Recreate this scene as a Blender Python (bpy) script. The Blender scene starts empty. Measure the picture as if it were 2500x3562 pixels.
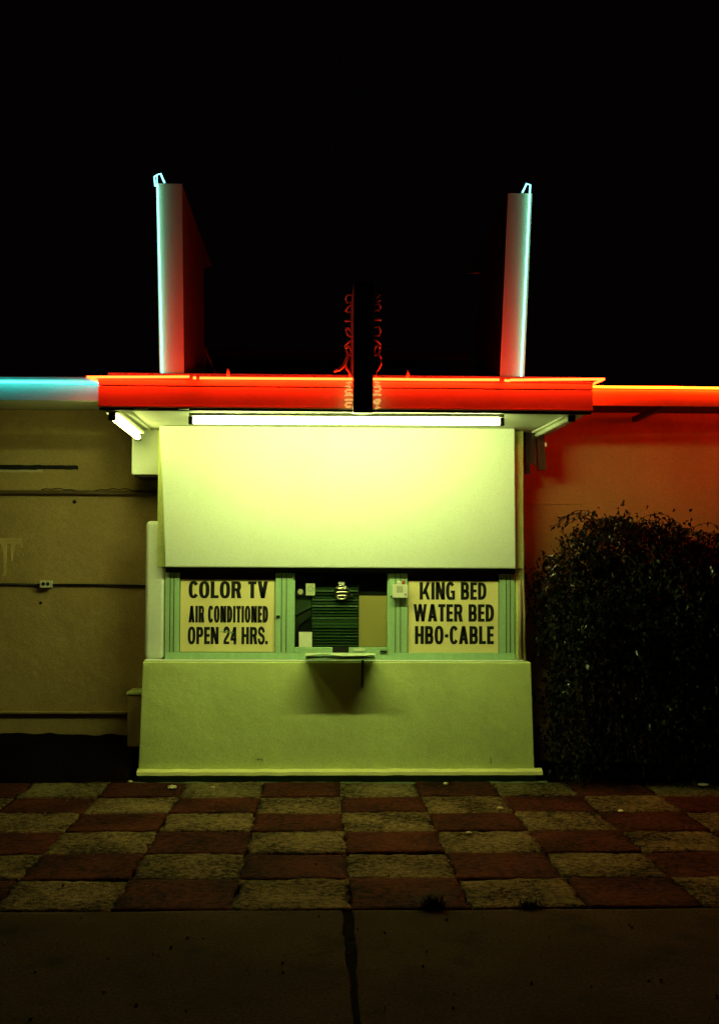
import bpy, bmesh, math, random
from mathutils import Vector, Matrix, noise
random.seed(7)
R = math.radians
S = bpy.context.scene
COL = S.collection

# ------------------------------------------------------------------ camera, world, exposure
cam = bpy.data.objects.new('camera', bpy.data.cameras.new('camera'))
COL.objects.link(cam)
cam.location = (0, 0, 1.65)
yaw, pitch, roll = R(1.95), R(2.46), R(0.25)
cam.matrix_world = (Matrix.Translation((0, 0, 1.65)) @ Matrix.Rotation(-yaw, 4, 'Z')
                    @ Matrix.Rotation(R(90) + pitch, 4, 'X') @ Matrix.Rotation(roll, 4, 'Z'))
cam.data.sensor_fit = 'VERTICAL'
cam.data.sensor_height = 36
cam.data.lens = 42.33
cam.data.clip_end = 1000
S.camera = cam
W = bpy.data.worlds.new('World'); S.world = W
W.use_nodes = True
wb = W.node_tree.nodes['Background']
wb.inputs[0].default_value = (0.55, 0.25, 0.35, 1)      # black city night sky
wb.inputs[1].default_value = 0.0016
S.view_settings.view_transform = 'Standard'
S.view_settings.look = 'None'
S.view_settings.exposure = 0
S.view_settings.gamma = 1
S.cycles.use_denoising = True
S.cycles.max_bounces = 8

# emission of the lit lamps (r, g, b)
FLUO = (87.0, 106.0, 31.0)
FLUO_SIDE = (22.0, 24.0, 6.2)
NEON_RED = (42.0, 0.80, 0.10)
NEON_EAVE = (84.0, 1.9, 0.07)
NEON_TEAL = (0.85, 4.2, 4.3)
NEON_TEAL_EAVE = (0.3, 5.2, 5.4)

# ------------------------------------------------------------------ materials
def mat(name, base, rough=0.8, var=0.12, vs=2.5, fine=0.06, fs=90, bump=0.15, spec=0.3, metal=0.0, dist=0.004,
        stretch=(1, 1, 1), wave=0, dirt=None, dirt_amt=0.0, dirt_scale=1.2):
    m = bpy.data.materials.new(name); m.use_nodes = True
    nt = m.node_tree; N = nt.nodes; L = nt.links
    b = N['Principled BSDF']
    b.inputs['Roughness'].default_value = rough
    b.inputs['Specular IOR Level'].default_value = spec
    b.inputs['Metallic'].default_value = metal
    tc = N.new('ShaderNodeTexCoord')
    mp = N.new('ShaderNodeMapping'); mp.inputs['Scale'].default_value = stretch
    L.new(tc.outputs['Object'], mp.inputs[0])
    n1 = N.new('ShaderNodeTexNoise'); n1.inputs['Scale'].default_value = vs; n1.inputs['Detail'].default_value = 7
    n1.inputs['Roughness'].default_value = 0.6
    n2 = N.new('ShaderNodeTexNoise'); n2.inputs['Scale'].default_value = fs; n2.inputs['Detail'].default_value = 4
    L.new(mp.outputs[0], n1.inputs['Vector']); L.new(tc.outputs['Object'], n2.inputs['Vector'])
    a = N.new('ShaderNodeMath'); a.operation = 'MULTIPLY_ADD'; a.inputs[1].default_value = 4 * var; a.inputs[2].default_value = 1 - 2 * var
    L.new(n1.outputs[0], a.inputs[0])
    c = N.new('ShaderNodeMath'); c.operation = 'MULTIPLY_ADD'; c.inputs[1].default_value = 4 * fine; c.inputs[2].default_value = 1 - 2 * fine
    L.new(n2.outputs[0], c.inputs[0])
    d = N.new('ShaderNodeMath'); d.operation = 'MULTIPLY'
    L.new(a.outputs[0], d.inputs[0]); L.new(c.outputs[0], d.inputs[1])
    v = N.new('ShaderNodeVectorMath'); v.operation = 'SCALE'; v.inputs[0].default_value = base
    L.new(d.outputs[0], v.inputs['Scale'])
    out = v.outputs[0]
    if dirt:
        n3 = N.new('ShaderNodeTexNoise'); n3.inputs['Scale'].default_value = dirt_scale; n3.inputs['Detail'].default_value = 9
        n3.inputs['Roughness'].default_value = 0.65
        L.new(mp.outputs[0], n3.inputs['Vector'])
        rp = N.new('ShaderNodeMapRange'); rp.inputs[1].default_value = 0.52; rp.inputs[2].default_value = 0.72
        rp.inputs[3].default_value = 0; rp.inputs[4].default_value = dirt_amt
        L.new(n3.outputs[0], rp.inputs[0])
        mx = N.new('ShaderNodeMix'); mx.data_type = 'RGBA'
        mx.inputs['B'].default_value = (*dirt, 1)
        # colour sockets
        A = [s for s in mx.inputs if s.name == 'A' and s.type == 'RGBA'][0]
        B = [s for s in mx.inputs if s.name == 'B' and s.type == 'RGBA'][0]
        B.default_value = (*dirt, 1)
        L.new(rp.outputs[0], mx.inputs[0]); L.new(out, A)
        out = [s for s in mx.outputs if s.type == 'RGBA'][0]
    L.new(out, b.inputs['Base Color'])
    if bump:
        bp = N.new('ShaderNodeBump'); bp.inputs['Strength'].default_value = bump; bp.inputs['Distance'].default_value = dist
        L.new(n2.outputs[0], bp.inputs['Height']); L.new(bp.outputs[0], b.inputs['Normal'])
    if wave:
        n4 = N.new('ShaderNodeTexNoise'); n4.inputs['Scale'].default_value = 5; n4.inputs['Detail'].default_value = 3
        L.new(tc.outputs['Object'], n4.inputs['Vector'])
        b4 = N.new('ShaderNodeBump'); b4.inputs['Strength'].default_value = wave; b4.inputs['Distance'].default_value = .03
        L.new(n4.outputs[0], b4.inputs['Height'])
        if bump: L.new(b4.outputs[0], bp.inputs['Normal'])
        else: L.new(b4.outputs[0], b.inputs['Normal'])
    return m

def emit(name, rgb):
    m = bpy.data.materials.new(name); m.use_nodes = True
    nt = m.node_tree; nt.nodes.clear()
    e = nt.nodes.new('ShaderNodeEmission'); o = nt.nodes.new('ShaderNodeOutputMaterial')
    k = max(rgb); e.inputs[0].default_value = (rgb[0] / k, rgb[1] / k, rgb[2] / k, 1); e.inputs[1].default_value = k
    nt.links.new(e.outputs[0], o.inputs[0])
    return m

M = {}
M['panel'] = mat('painted_panel', (.80, .84, .74), .55, var=.05, vs=1.5, fine=.08, fs=95, bump=.08, stretch=(1, 1, .6), dirt=(.66, .70, .50), dirt_amt=.35, dirt_scale=3, wave=.15)
M['stucco'] = mat('stucco_paint', (.78, .87, .33), .85, var=.10, vs=2, fine=.15, fs=110, bump=.4, wave=.35, dirt=(.50, .56, .22), dirt_amt=.5, dirt_scale=1.6)
M['green'] = mat('green_wood_paint', (.38, .58, .33), .5, var=.12, vs=3, fine=.08, fs=60, bump=.2, stretch=(6, 6, .8))
M['soffit'] = mat('soffit_paint', (.74, .76, .64), .7, var=.06, fine=.03, bump=.1)
M['fascia'] = mat('fascia_paint', (.78, .62, .50), .5, var=.07, vs=2.5, fine=.05, bump=.1, stretch=(.6, 1, 2), dirt=(.35, .2, .15), dirt_amt=.3, dirt_scale=3)
M['eave'] = mat('eave_paint', (.50, .74, .62), .55, var=.06, fine=.05, bump=.1)
M['fin'] = mat('fin_side_shade', (.36, .24, .15), .8)  # dimness of the left fin's side put into its colour
M['fin_dark'] = mat('dark_fin_side_shade', (.03, .018, .012), .8)  # deeper shade on the right fin's side put into its colour
M['fin_front'] = mat('fin_paint', (.95, .72, .38), .7, var=.05, fine=.05, bump=.15)
M['wall_olive'] = mat('wall_tan_stucco', (.47, .33, .14), .9, var=.24, vs=.9, fine=.17, fs=95, bump=.5, wave=.4, dirt=(.20, .135, .055), dirt_amt=.7, dirt_scale=.9)
M['wall_red'] = mat('wall_red_glow_stucco', (.48, .30, .115), .9, var=.22, vs=.9, fine=.17, fs=95, bump=.5, wave=.4, dirt=(.33, .17, .07), dirt_amt=.5, dirt_scale=.8)  # redder than the left wall: red neon glow put into the colour
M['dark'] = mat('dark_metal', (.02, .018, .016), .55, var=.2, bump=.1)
M['black'] = mat('black_paint', (.012, .011, .012), .6, var=.2, bump=.05)
M['ink'] = mat('black_lettering', (.010, .009, .010), .6, var=.1, bump=0)
M['brown'] = mat('brown_wood', (.05, .022, .014), .8, var=.3, bump=.3, stretch=(6, 6, .6))
M['sign'] = mat('cream_sign_board', (.95, .80, .38), .55, var=.06, vs=4, fine=.06, fs=200, bump=.05, dirt=(.80, .62, .25), dirt_amt=.4, dirt_scale=3)
M['cream'] = mat('cream_board', (.80, .50, .24), .6, var=.08, fine=.05, bump=.05)
M['white'] = mat('white_plastic', (.78, .76, .62), .45, var=.05, bump=.05)
M['paper'] = mat('white_paper', (.80, .78, .62), .8, var=.04, bump=.05)
M['tubeglass'] = mat('unlit_tube_glass', (.72, .76, .66), .15, var=.03, fine=.02, bump=0, spec=.6)
M['neonglass'] = mat('unlit_neon_glass', (.75, .60, .42), .2, var=.1, fine=.05, bump=0, spec=.7)
M['chrome'] = mat('chrome', (.75, .70, .60), .18, var=.05, bump=0, metal=1)
M['metal'] = mat('grey_metal', (.35, .34, .30), .45, var=.15, bump=.1, metal=.6)
M['pipe'] = mat('conduit_shade_brown', (.13, .085, .04), .7, var=.12, bump=.2)  # dark brown takes in the shadow band below the thick conduit
M['pipe_green'] = mat('painted_downpipe', (.46, .36, .20), .6, var=.15, bump=.2, stretch=(3, 3, .6))
M['blind'] = mat('dark_green_slats', (.050, .088, .042), .28, var=.45, vs=1.5, fine=.08, bump=.05, stretch=(.15, 1, 30), spec=.5)
M['soil'] = mat('soil', (.006, .003, .002), 1, spec=.02, var=.4, vs=4, fine=.3, fs=45, bump=1, dist=.02)
M['concrete'] = mat('pavement_concrete', (.042, .0245, .0125), 1, spec=.06, var=.42, vs=1.3, fine=.6, fs=70, bump=.9, dist=.006, dirt=(.012, .008, .005), dirt_amt=.85, dirt_scale=3.5)
M['footing'] = mat('green_footing', (.10, .13, .06), .9, var=.3, bump=.4)
M['ground'] = mat('ground', (.02, .014, .01), 1, var=.3, bump=.5)
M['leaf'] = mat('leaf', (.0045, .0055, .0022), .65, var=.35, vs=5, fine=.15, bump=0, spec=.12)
M['leaf_gloss'] = mat('glint_leaf', (.034, .042, .015), .26, var=.35, vs=5, fine=.15, bump=0, spec=.7)  # paler glossy copy of the leaf, glints put into its colour
M['leaf_red'] = mat('red_lit_leaf', (.035, .013, .006), .30, var=.35, vs=5, fine=.15, bump=0, spec=.5)  # red light on the top leaves put into the colour
M['bark'] = mat('bark', (.012, .008, .005), .9, var=.3, bump=.6)
M['weed'] = mat('weed', (.018, .020, .008), .7, var=.3, bump=0)
M['chip'] = mat('pale_stone', (.62, .52, .33), .8, var=.1, bump=.2)
M['tape'] = mat('green_tape', (.25, .40, .20), .5, bump=0)
M['fluo'] = emit('fluorescent_tube', FLUO)
M['fluo_side'] = emit('side_fluorescent_tube', FLUO_SIDE)
M['red'] = emit('red_neon', NEON_RED)
M['red_eave'] = emit('orange_red_neon', NEON_EAVE)
M['teal_eave'] = emit('turquoise_eave_neon', NEON_TEAL_EAVE)
M['teal'] = emit('teal_neon', NEON_TEAL)

def tile_mat(name, c1, c2, scale, bump, dist):
    m = bpy.data.materials.new(name); m.use_nodes = True
    nt = m.node_tree; N = nt.nodes; L = nt.links; b = N['Principled BSDF']
    b.inputs['Roughness'].default_value = .95; b.inputs['Specular IOR Level'].default_value = .06
    tc = N.new('ShaderNodeTexCoord')
    vo = N.new('ShaderNodeTexVoronoi'); vo.inputs['Scale'].default_value = scale; vo.inputs['Randomness'].default_value = 1
    n1 = N.new('ShaderNodeTexNoise'); n1.inputs['Scale'].default_value = 24; n1.inputs['Detail'].default_value = 10; n1.inputs['Roughness'].default_value = .7
    n2 = N.new('ShaderNodeTexNoise'); n2.inputs['Scale'].default_value = 2.3; n2.inputs['Detail'].default_value = 6
    for n in (vo, n1, n2): L.new(tc.outputs['Object'], n.inputs['Vector'])
    mix = N.new('ShaderNodeMath'); mix.operation = 'MULTIPLY_ADD'; mix.inputs[1].default_value = .75
    sep = N.new('ShaderNodeSeparateColor'); L.new(vo.outputs['Color'], sep.inputs[0])
    ad = N.new('ShaderNodeMath'); ad.operation = 'MULTIPLY_ADD'; ad.inputs[1].default_value = .45
    L.new(sep.outputs[0], ad.inputs[0]); 
    mm = N.new('ShaderNodeMath'); mm.operation = 'MULTIPLY_ADD'; mm.inputs[1].default_value = 3.0; mm.inputs[2].default_value = -1.25
    L.new(n1.outputs[0], mm.inputs[0]); L.new(mm.outputs[0], ad.inputs[2])
    m3 = N.new('ShaderNodeMath'); m3.operation = 'MULTIPLY_ADD'; m3.inputs[1].default_value = 1.9; m3.inputs[2].default_value = -1.0
    L.new(n2.outputs[0], m3.inputs[0])
    m4 = N.new('ShaderNodeMath'); m4.operation = 'ADD'; m4.use_clamp = True
    L.new(ad.outputs[0], m4.inputs[0]); L.new(m3.outputs[0], m4.inputs[1])
    cr = N.new('ShaderNodeValToRGB'); cr.color_ramp.elements[0].color = (*c1, 1); cr.color_ramp.elements[1].color = (*c2, 1)
    L.new(m4.outputs[0], cr.inputs[0]); L.new(cr.outputs[0], b.inputs['Base Color'])
    h = N.new('ShaderNodeMath'); h.operation = 'MULTIPLY_ADD'; h.inputs[1].default_value = -.6
    L.new(vo.outputs['Distance'], h.inputs[0]); L.new(n1.outputs[0], h.inputs[2])
    bp = N.new('ShaderNodeBump'); bp.inputs['Strength'].default_value = bump; bp.inputs['Distance'].default_value = dist
    L.new(h.outputs[0], bp.inputs['Height']); L.new(bp.outputs[0], b.inputs['Normal'])
    return m
M['agg'] = tile_mat('exposed_aggregate_tile', (.014, .009, .004), (.25, .172, .078), 75, 1.0, .022)
M['redtile'] = tile_mat('red_concrete_tile', (.010, .003, .002), (.085, .020, .011), 45, .7, .010)

# ------------------------------------------------------------------ mesh builder
class MB:
    def __init__(s): s.bm = bmesh.new()
    def box(s, x0, x1, y0, y1, z0, z1):
        v = [s.bm.verts.new(p) for p in ((x0, y0, z0), (x1, y0, z0), (x1, y1, z0), (x0, y1, z0), (x0, y0, z1), (x1, y0, z1), (x1, y1, z1), (x0, y1, z1))]
        for f in ((3, 2, 1, 0), (4, 5, 6, 7), (0, 1, 5, 4), (1, 2, 6, 5), (2, 3, 7, 6), (3, 0, 4, 7)):
            s.bm.faces.new([v[i] for i in f])
        return s
    def hexa(s, pts):       # 8 points ordered like box
        v = [s.bm.verts.new(p) for p in pts]
        for f in ((3, 2, 1, 0), (4, 5, 6, 7), (0, 1, 5, 4), (1, 2, 6, 5), (2, 3, 7, 6), (3, 0, 4, 7)):
            s.bm.faces.new([v[i] for i in f])
        return s
    def tube(s, path, r, n=12, caps=True):
        P = [Vector(p) for p in path]; rings = []
        for i, p in enumerate(P):
            t = (P[min(i + 1, len(P) - 1)] - P[max(i - 1, 0)]).normalized()
            a = t.cross(Vector((0, 0, 1)));
            if a.length < .1: a = t.cross(Vector((1, 0, 0)))
            a.normalize(); b = t.cross(a).normalized()
            rr = r[i] if isinstance(r, (list, tuple)) else r
            rings.append([s.bm.verts.new(p + (a * math.cos(2 * math.pi * k / n) + b * math.sin(2 * math.pi * k / n)) * rr) for k in range(n)])
        for A, B in zip(rings, rings[1:]):
            for k in range(n):
                f = s.bm.faces.new((A[k], A[(k + 1) % n], B[(k + 1) % n], B[k])); f.smooth = True
        if caps:
            s.bm.faces.new(rings[0][::-1]); s.bm.faces.new(rings[-1])
        return s
    def prism(s, poly, y0, y1, axis='y'):     # poly in (x,z) extruded along y, or (y,z) extruded along x
        g = (lambda a, b, t: (a, t, b)) if axis == 'y' else (lambda a, b, t: (t, a, b))
        A = [s.bm.verts.new(g(a, b, y0)) for a, b in poly]; B = [s.bm.verts.new(g(a, b, y1)) for a, b in poly]
        n = len(poly)
        s.bm.faces.new(A); s.bm.faces.new(B[::-1])
        for i in range(n): s.bm.faces.new((A[i], B[i], B[(i + 1) % n], A[(i + 1) % n]))
        return s
    def disc(s, c, r, y0, y1, n=28):
        return s.prism([(c[0] + r * math.cos(2 * math.pi * k / n), c[1] + r * math.sin(2 * math.pi * k / n)) for k in range(n)], y0, y1)
    def build(s, name, m, parent=None, bev=0.0, seg=2, mats=None):
        bmesh.ops.recalc_face_normals(s.bm, faces=s.bm.faces)
        me = bpy.data.meshes.new(name); s.bm.to_mesh(me); s.bm.free()
        return link(name, me, m, parent, bev, seg)

def link(name, me, m, parent=None, bev=0.0, seg=2):
    o = bpy.data.objects.new(name, me); COL.objects.link(o)
    for q in (m if isinstance(m, (list, tuple)) else [m]): me.materials.append(q)
    if parent is not None:
        o.parent = parent; org = Vector((0, 0, 0)); p = parent
        while p is not None: org += p.location; p = p.parent
        if len(me.vertices) and parent.type == 'EMPTY': o.location = -org
        elif parent.type == 'MESH': o.location = -org
    else:
        xs = [v.co for v in me.vertices]
        c = Vector(((min(v.x for v in xs) + max(v.x for v in xs)) / 2, (min(v.y for v in xs) + max(v.y for v in xs)) / 2, min(v.z for v in xs)))
        me.transform(Matrix.Translation(-c)); o.location = c
    if bev:
        b = o.modifiers.new('bevel', 'BEVEL'); b.width = bev; b.segments = seg; b.limit_method = 'ANGLE'; b.harden_normals = False
    return o

def tag(o, label=None, cat=None, group=None, kind=None):
    if label: o['label'] = label
    if cat: o['category'] = cat
    if group: o['group'] = group
    if kind: o['kind'] = kind
    return o
def thing(name, loc, label, cat, group=None):
    o = bpy.data.objects.new(name, None); COL.objects.link(o); o.location = loc; o.empty_display_size = .1
    return tag(o, label, cat, group)
def nz(*p): return noise.noise(Vector(p))

# ------------------------------------------------------------------ ground
def grid_sheet(x0, x1, y0, y1, nx, ny, fz, edge=None):
    bm = bmesh.new(); V = []
    for j in range(ny + 1):
        row = []
        for i in range(nx + 1):
            x = x0 + (x1 - x0) * i / nx; y = y0 + (y1 - y0) * j / ny
            row.append(bm.verts.new((x, y, fz(x, y))))
        V.append(row)
    for j in range(ny):
        for i in range(nx):
            f = bm.faces.new((V[j][i], V[j][i + 1], V[j + 1][i + 1], V[j + 1][i])); f.smooth = True
    return bm, V

m = MB(); m.bm.free(); m.bm, _ = grid_sheet(-300, 300, -100, 400, 4, 4, lambda x, y: -.045)
tag(m.build('ground', M['ground']), kind='structure')

# checkerboard paving: square slabs with worn edges
def paving():
    bm = bmesh.new(); cols = [-.975 + .572 * k for k in range(-9, 13)]; rows = [5.845 + .556 * k for k in range(7)]
    lay = bm.faces.layers.int.new('k')
    for j in range(6):
        for i in range(len(cols) - 1):
            x0, x1, y0, y1 = cols[i], cols[i + 1], rows[j], rows[j + 1]
            light = (i - 9 + j) % 2 == 1
            gap = .004 + .004 * random.random(); n = 14 if -4 < x0 < 5 else 4
            dz = random.uniform(-.004, .004); tx, ty = random.uniform(-.008, .008), random.uniform(-.008, .008)
            V = []
            for b in range(n + 3):
                row = []
                for a in range(n + 3):
                    u = min(max(a - 1, 0), n) / n; w = min(max(b - 1, 0), n) / n
                    ring = a in (0, n + 2) or b in (0, n + 2)
                    x = x0 + gap + (x1 - x0 - 2 * gap) * u; y = y0 + gap + (y1 - y0 - 2 * gap) * w
                    e = max(abs(u - .5), abs(w - .5))
                    wear = .036 if light else .022
                    if e > .49:
                        k = wear * (nz(x * 14, y * 14, i * 3.1 + j) + .3 * nz(x * 40, y * 40, 2))
                        x += k * (1 if u < .02 else -1 if u > .98 else 0); y += k * (1 if w < .02 else -1 if w > .98 else 0)
                    z = dz + tx * (u - .5) + ty * (w - .5) + .003 * nz(x * 6, y * 6, 5) + (.003 * nz(x * 25, y * 25, 1) if light else 0)
                    if e > .49: z -= .004
                    if ring: z -= .03
                    row.append(bm.verts.new((x, y, z)))
                V.append(row)
            for b in range(n + 2):
                for a in range(n + 2):
                    try:
                        f = bm.faces.new((V[b][a], V[b][a + 1], V[b + 1][a + 1], V[b + 1][a]))
                        f.material_index = 0 if light else 1; f.smooth = True
                    except ValueError: pass
    me = bpy.data.meshes.new('paving'); bm.to_mesh(me); bm.free()
    tag(link('paving', me, [M['agg'], M['redtile']]), kind='structure')
paving()

# foreground pavement: two cast slabs and the broken joint between them
def pavement():
    bm = bmesh.new()
    def slab(xa, xb, left):
        n = 90; V = []
        for j in range(n + 1):
            y = 5.832 - 8.8 * (j / n) ** 1.25 if j else 5.832
            row = []
            w = (.026 + .010 * nz(3, y * 5, 1 if left else 9) + .010 * nz(3, y * 16, 2 if left else 7)) if y > 5.0 else (.014 + .006 * nz(y * 9, 1, 4 if left else 3))
            edge = .148 + .012 * nz(y * 1.7, 0, 0) - (w if left else -w)
            xs = [xa + (edge - xa) * (1 - (1 - k / 30) ** 2) for k in range(31)] if left else [edge + (xb - edge) * (k / 30) ** 2 for k in range(31)]
            for x in xs:
                z = -.006 + .004 * nz(x * 2, y * 2, 3) + .0015 * nz(x * 12, y * 12, 3)
                row.append(bm.verts.new((x, y, z)))
            e = row[-1] if left else row[0]
            d = bm.verts.new((e.co.x, y, -.04))
            row = row + [d] if left else [d] + row
            V.append(row)
        top = [bm.verts.new((v.co.x, 5.836, -.05)) for v in V[0]]
        V.insert(0, top)
        for A, B in zip(V, V[1:]):
            for k in range(len(A) - 1):
                f = bm.faces.new((A[k], A[k + 1], B[k + 1], B[k])); f.smooth = True
    slab(-8, 0, True); slab(0, 9, False)
    bmesh.ops.recalc_face_normals(bm, faces=bm.faces)
    for f in bm.faces:
        if f.normal.z < -.3: f.normal_flip()
    me = bpy.data.meshes.new('pavement'); bm.to_mesh(me); bm.free()
    tag(link('pavement', me, M['concrete']), kind='structure')
pavement()

m = MB()
for k in range(60):
    y0 = 5.83 - 8.4 * k / 60
    m.box(.148 + .012 * nz(y0 * 1.7, 0, 0) - .055, .148 + .012 * nz(y0 * 1.7, 0, 0) + .055, y0 - .139, y0, -.04, -.0135 + .003 * nz(y0 * 8, 2, 2))
tag(m.build('joint_soil', M['soil']), kind='structure')
random.seed(31)
m = MB()
for k in range(260):
    x, y = random.uniform(-2.4, 2.6), random.uniform(4.3, 9.1); r = random.uniform(.003, .008)
    if -.1 < y - 5.84 < .1: continue
    m.hexa([(x - r, y - r, -.012), (x + r * .8, y - r, -.012), (x + r, y + r, -.012), (x - r * .7, y + r, -.012), (x - r * .6, y - r * .6, r * .9), (x + r * .5, y - r * .7, r * .7), (x + r * .6, y + r * .5, r), (x - r * .5, y + r * .6, r * .8)])
tag(m.build('grit', M['agg']), 'loose grit scattered over paving and pavement', 'grit', kind='stuff')
# dark planting beds at the wall's foot
def bed(name, x0, x1, h):
    def fz(x, y):
        t = min(max((y - 9.17) / .62, 0), 1)
        s = min(1, max(0, (t - .04)) * 1.25)
        return -.02 + h * s + .022 * nz(x * 5, y * 5, 1) + .012 * nz(x * 17, y * 17, 3)
    m = MB(); m.bm.free(); m.bm, _ = grid_sheet(x0, x1, 9.165, 9.93, 90, 22, fz)
    tag(m.build(name, M['soil']), kind='structure')
bed('soil', -7, -1.42, .28); bed('soil', 1.74, 7.5, .05)
m = MB(); m.bm.free(); m.bm, _ = grid_sheet(-1.45, 1.76, 9.17, 9.29, 60, 5, lambda x, y: -.012 + .010 * nz(x * 9, y * 9, 4))
tag(m.build('soil', M['footing']), kind='structure')

# ------------------------------------------------------------------ long motel building behind the booth
bld = thing('motel_building', (0, 9.9, 0), 'long low stucco building behind the booth with lit eaves to both sides', 'building')
MB().box(-9, -1.30, 9.9, 10.1, -.04, 2.90).build('wall', M['wall_olive'], bld)['label'] = 'tan stucco wall with conduit'
MB().box(1.58, 9, 9.9, 10.1, -.04, 2.915).build('wall', M['wall_red'], bld)['label'] = 'stucco wall with neon red tint behind the bush'
MB().box(-1.30, 1.58, 9.9, 10.1, -.04, 2.90).build('wall', M['dark'], bld)
m = MB().box(-9, 9, 9.905, 14, 2.942, 2.98); m.build('roof', M['dark'], bld)
mw = MB().box(-9, -8.8, 10.1, 14, -.04, 2.9).box(8.8, 9, 10.1, 14, -.04, 2.9).box(-9, 9, 13.8, 14, -.04, 2.9); mw.build('rear_wall', M['wall_olive'], bld)
# eaves: slab, fascia board, thin drip edge
e = MB().box(-9, -1.50, 8.46, 9.9, 2.902, 2.93).build('eave', M['soffit'], bld)
MB().box(-9, -1.50, 8.43, 8.46, 2.777, 2.930).build('fascia', M['eave'], e, bev=.003)
MB().box(-9, -1.50, 8.395, 8.44, 2.933, 2.941).build('drip_edge', M['metal'], e)
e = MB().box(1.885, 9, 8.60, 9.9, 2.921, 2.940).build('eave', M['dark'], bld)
MB().box(1.885, 9, 8.590, 8.5985, 2.9195, 2.9395).build('drip_edge', M['fascia'], e)
MB().box(1.885, 9, 8.430, 8.436, 2.777, 2.893).build('fascia', M['fascia'], e, bev=.001)
for k in range(5):
    MB().box(2.6 + 1.5 * k, 2.64 + 1.5 * k, 8.437, 9.9, 2.84, 2.88).build('bracket', M['dark'], e)
# broken pale rendering and dark gap in left wall
random.seed(3)
top, bot = [], []
x = -2.9
while x < -1.966:
    top.append((x, 2.444 + .008 * nz(x * 12, 1, 0))); bot.append((x, 2.404 + .014 * nz(x * 9, 4, 0) + (.006 if x > -2.3 else 0))); x += .018
top += [(-1.962, 2.437)]; bot += [(-1.964, 2.405)]
MB().prism(top + bot[::-1], 9.896, 9.903).build('wall_crack', M['black'], bld)
pl = [(q[0], q[1] + .001) for q in bot if q[0] < -2.24]
MB().prism(pl + [(q[0], q[1] - .022 - .012 * nz(q[0] * 14, 8, 0)) for q in pl[::-1]], 9.8965, 9.903).build('plaster_patch', M['chip'], bld)
# pale paint drips on left wall
m = MB(); x = -2.95
prof = []
while x < -2.40:
    d = .05 + .05 * nz(x * 3, 0, 0) + max(0, nz(x * 26, 5, 0)) * .16
    if abs(x + 2.545) < .010: d = .30
    if abs(x + 2.49) < .008: d = .18
    prof.append((x, 1.84 - d)); x += .006
m.prism([(-2.95, 1.85), (-2.41, 1.845)] + prof[::-1], 9.8985, 9.903)
m.build('paint_drip', mat('pale_drip', (.66, .48, .21), .9, var=.25, vs=8, fine=.15, bump=.3), bld)
MB().disc((-1.99, 2.145), .016, 9.893, 9.903, 9).build('wall_hole', M['black'], bld)
MB().disc((-2.25, 1.32), .013, 9.894, 9.903, 8).build('wall_hole', M['black'], bld)
# low trim rails on the walls
MB().box(-9, -1.52, 9.868, 9.899, .428, .446).build('trim_rail', M['wall_olive'], bld, bev=.003)
MB().box(1.58, 2.19, 9.888, 9.899, 2.146, 2.166).build('trim_rail', M['wall_red'], bld, bev=.003)
# louvred screen on the roof, behind the canopy
lv = MB().box(-1.0, 1.25, 10.03, 10.06, 2.95, 3.42).build('louvre_screen', M['black'], bld)
m = MB()
for k in range(6):
    z = 3.00 + .075 * k
    m.hexa([(-1.0, 9.95, z), (1.25, 9.95, z), (1.25, 10.0, z + .05), (-1.0, 10.0, z + .05), (-1.0, 9.955, z + .006), (1.25, 9.955, z + .006), (1.25, 10.005, z + .056), (-1.0, 10.005, z + .056)])
m.build('louvre_slat', mat('slat_paint', (.022, .020, .018), .7), bld)

# ------------------------------------------------------------------ office booth
booth = thing('office_booth', (.15, 9.6, 0), 'pale green stucco motel office booth with canopy, projecting in front of the building', 'booth')
b = MB().hexa([(-1.358, 9.296, .06), (1.672, 9.296, .06), (1.672, 9.895, .06), (-1.358, 9.895, .06), (-1.335, 9.30, .893), (1.648, 9.30, .893), (1.648, 9.895, .893), (-1.335, 9.895, .893)])
base = b.build('base_wall', M['stucco'], booth, bev=.008)
for pts in ([(1.33, 9.2955, .115), (1.334, 9.2955, .14), (1.332, 9.2955, .17)], [(-.46, 9.2955, .15), (-.43, 9.2955, .158), (-.41, 9.2955, .146)]):
    MB().tube(pts, .0022, 6).build('plaster_crack', M['footing'], base)
m = MB(); n = 90; A = []
for i in range(n + 1):      # flared plaster lip along the foot
    x = -1.362 + 3.088 * i / n; w = .004 * nz(x * 7, 2, 0); z = .004 * nz(x * 9, 6, 0)
    A.append([m.bm.verts.new(p) for p in ((x, 9.31, .082 + z), (x, 9.285 + w, .078 + z), (x, 9.246 + w, .064 + z), (x, 9.240 + w, .040 + z), (x, 9.31, .036 + z))])
for p, q in zip(A, A[1:]):
    for k in range(5): m.bm.faces.new((p[k], p[(k + 1) % 5], q[(k + 1) % 5], q[k]))
m.bm.faces.new(A[0]); m.bm.faces.new(A[-1][::-1])
m.build('plinth_lip', mat('lip_paint', (.88, .82, .34), .7, var=.12, vs=5, fine=.08, bump=.2), booth)
MB().box(-1.35, 1.68, 9.262, 9.88, -.04, .033).build('footing', M['footing'], booth)
MB().box(-1.328, 1.60, 9.312, 9.80, .894, .905).build('ledge', M['panel'], booth, bev=.004)
# upper walls
MB().box(-1.245, 1.602, 9.385, 9.895, 1.62, 2.698).build('upper_wall', M['stucco'], booth)
MB().box(-1.338, -1.183, 9.392, 9.895, .906, 1.975).build('pilaster', M['panel'], booth, bev=.035, seg=5)
MB().box(1.540, 1.600, 9.41, 9.895, .906, 1.619).build('pilaster', M['stucco'], booth, bev=.006)
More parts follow.
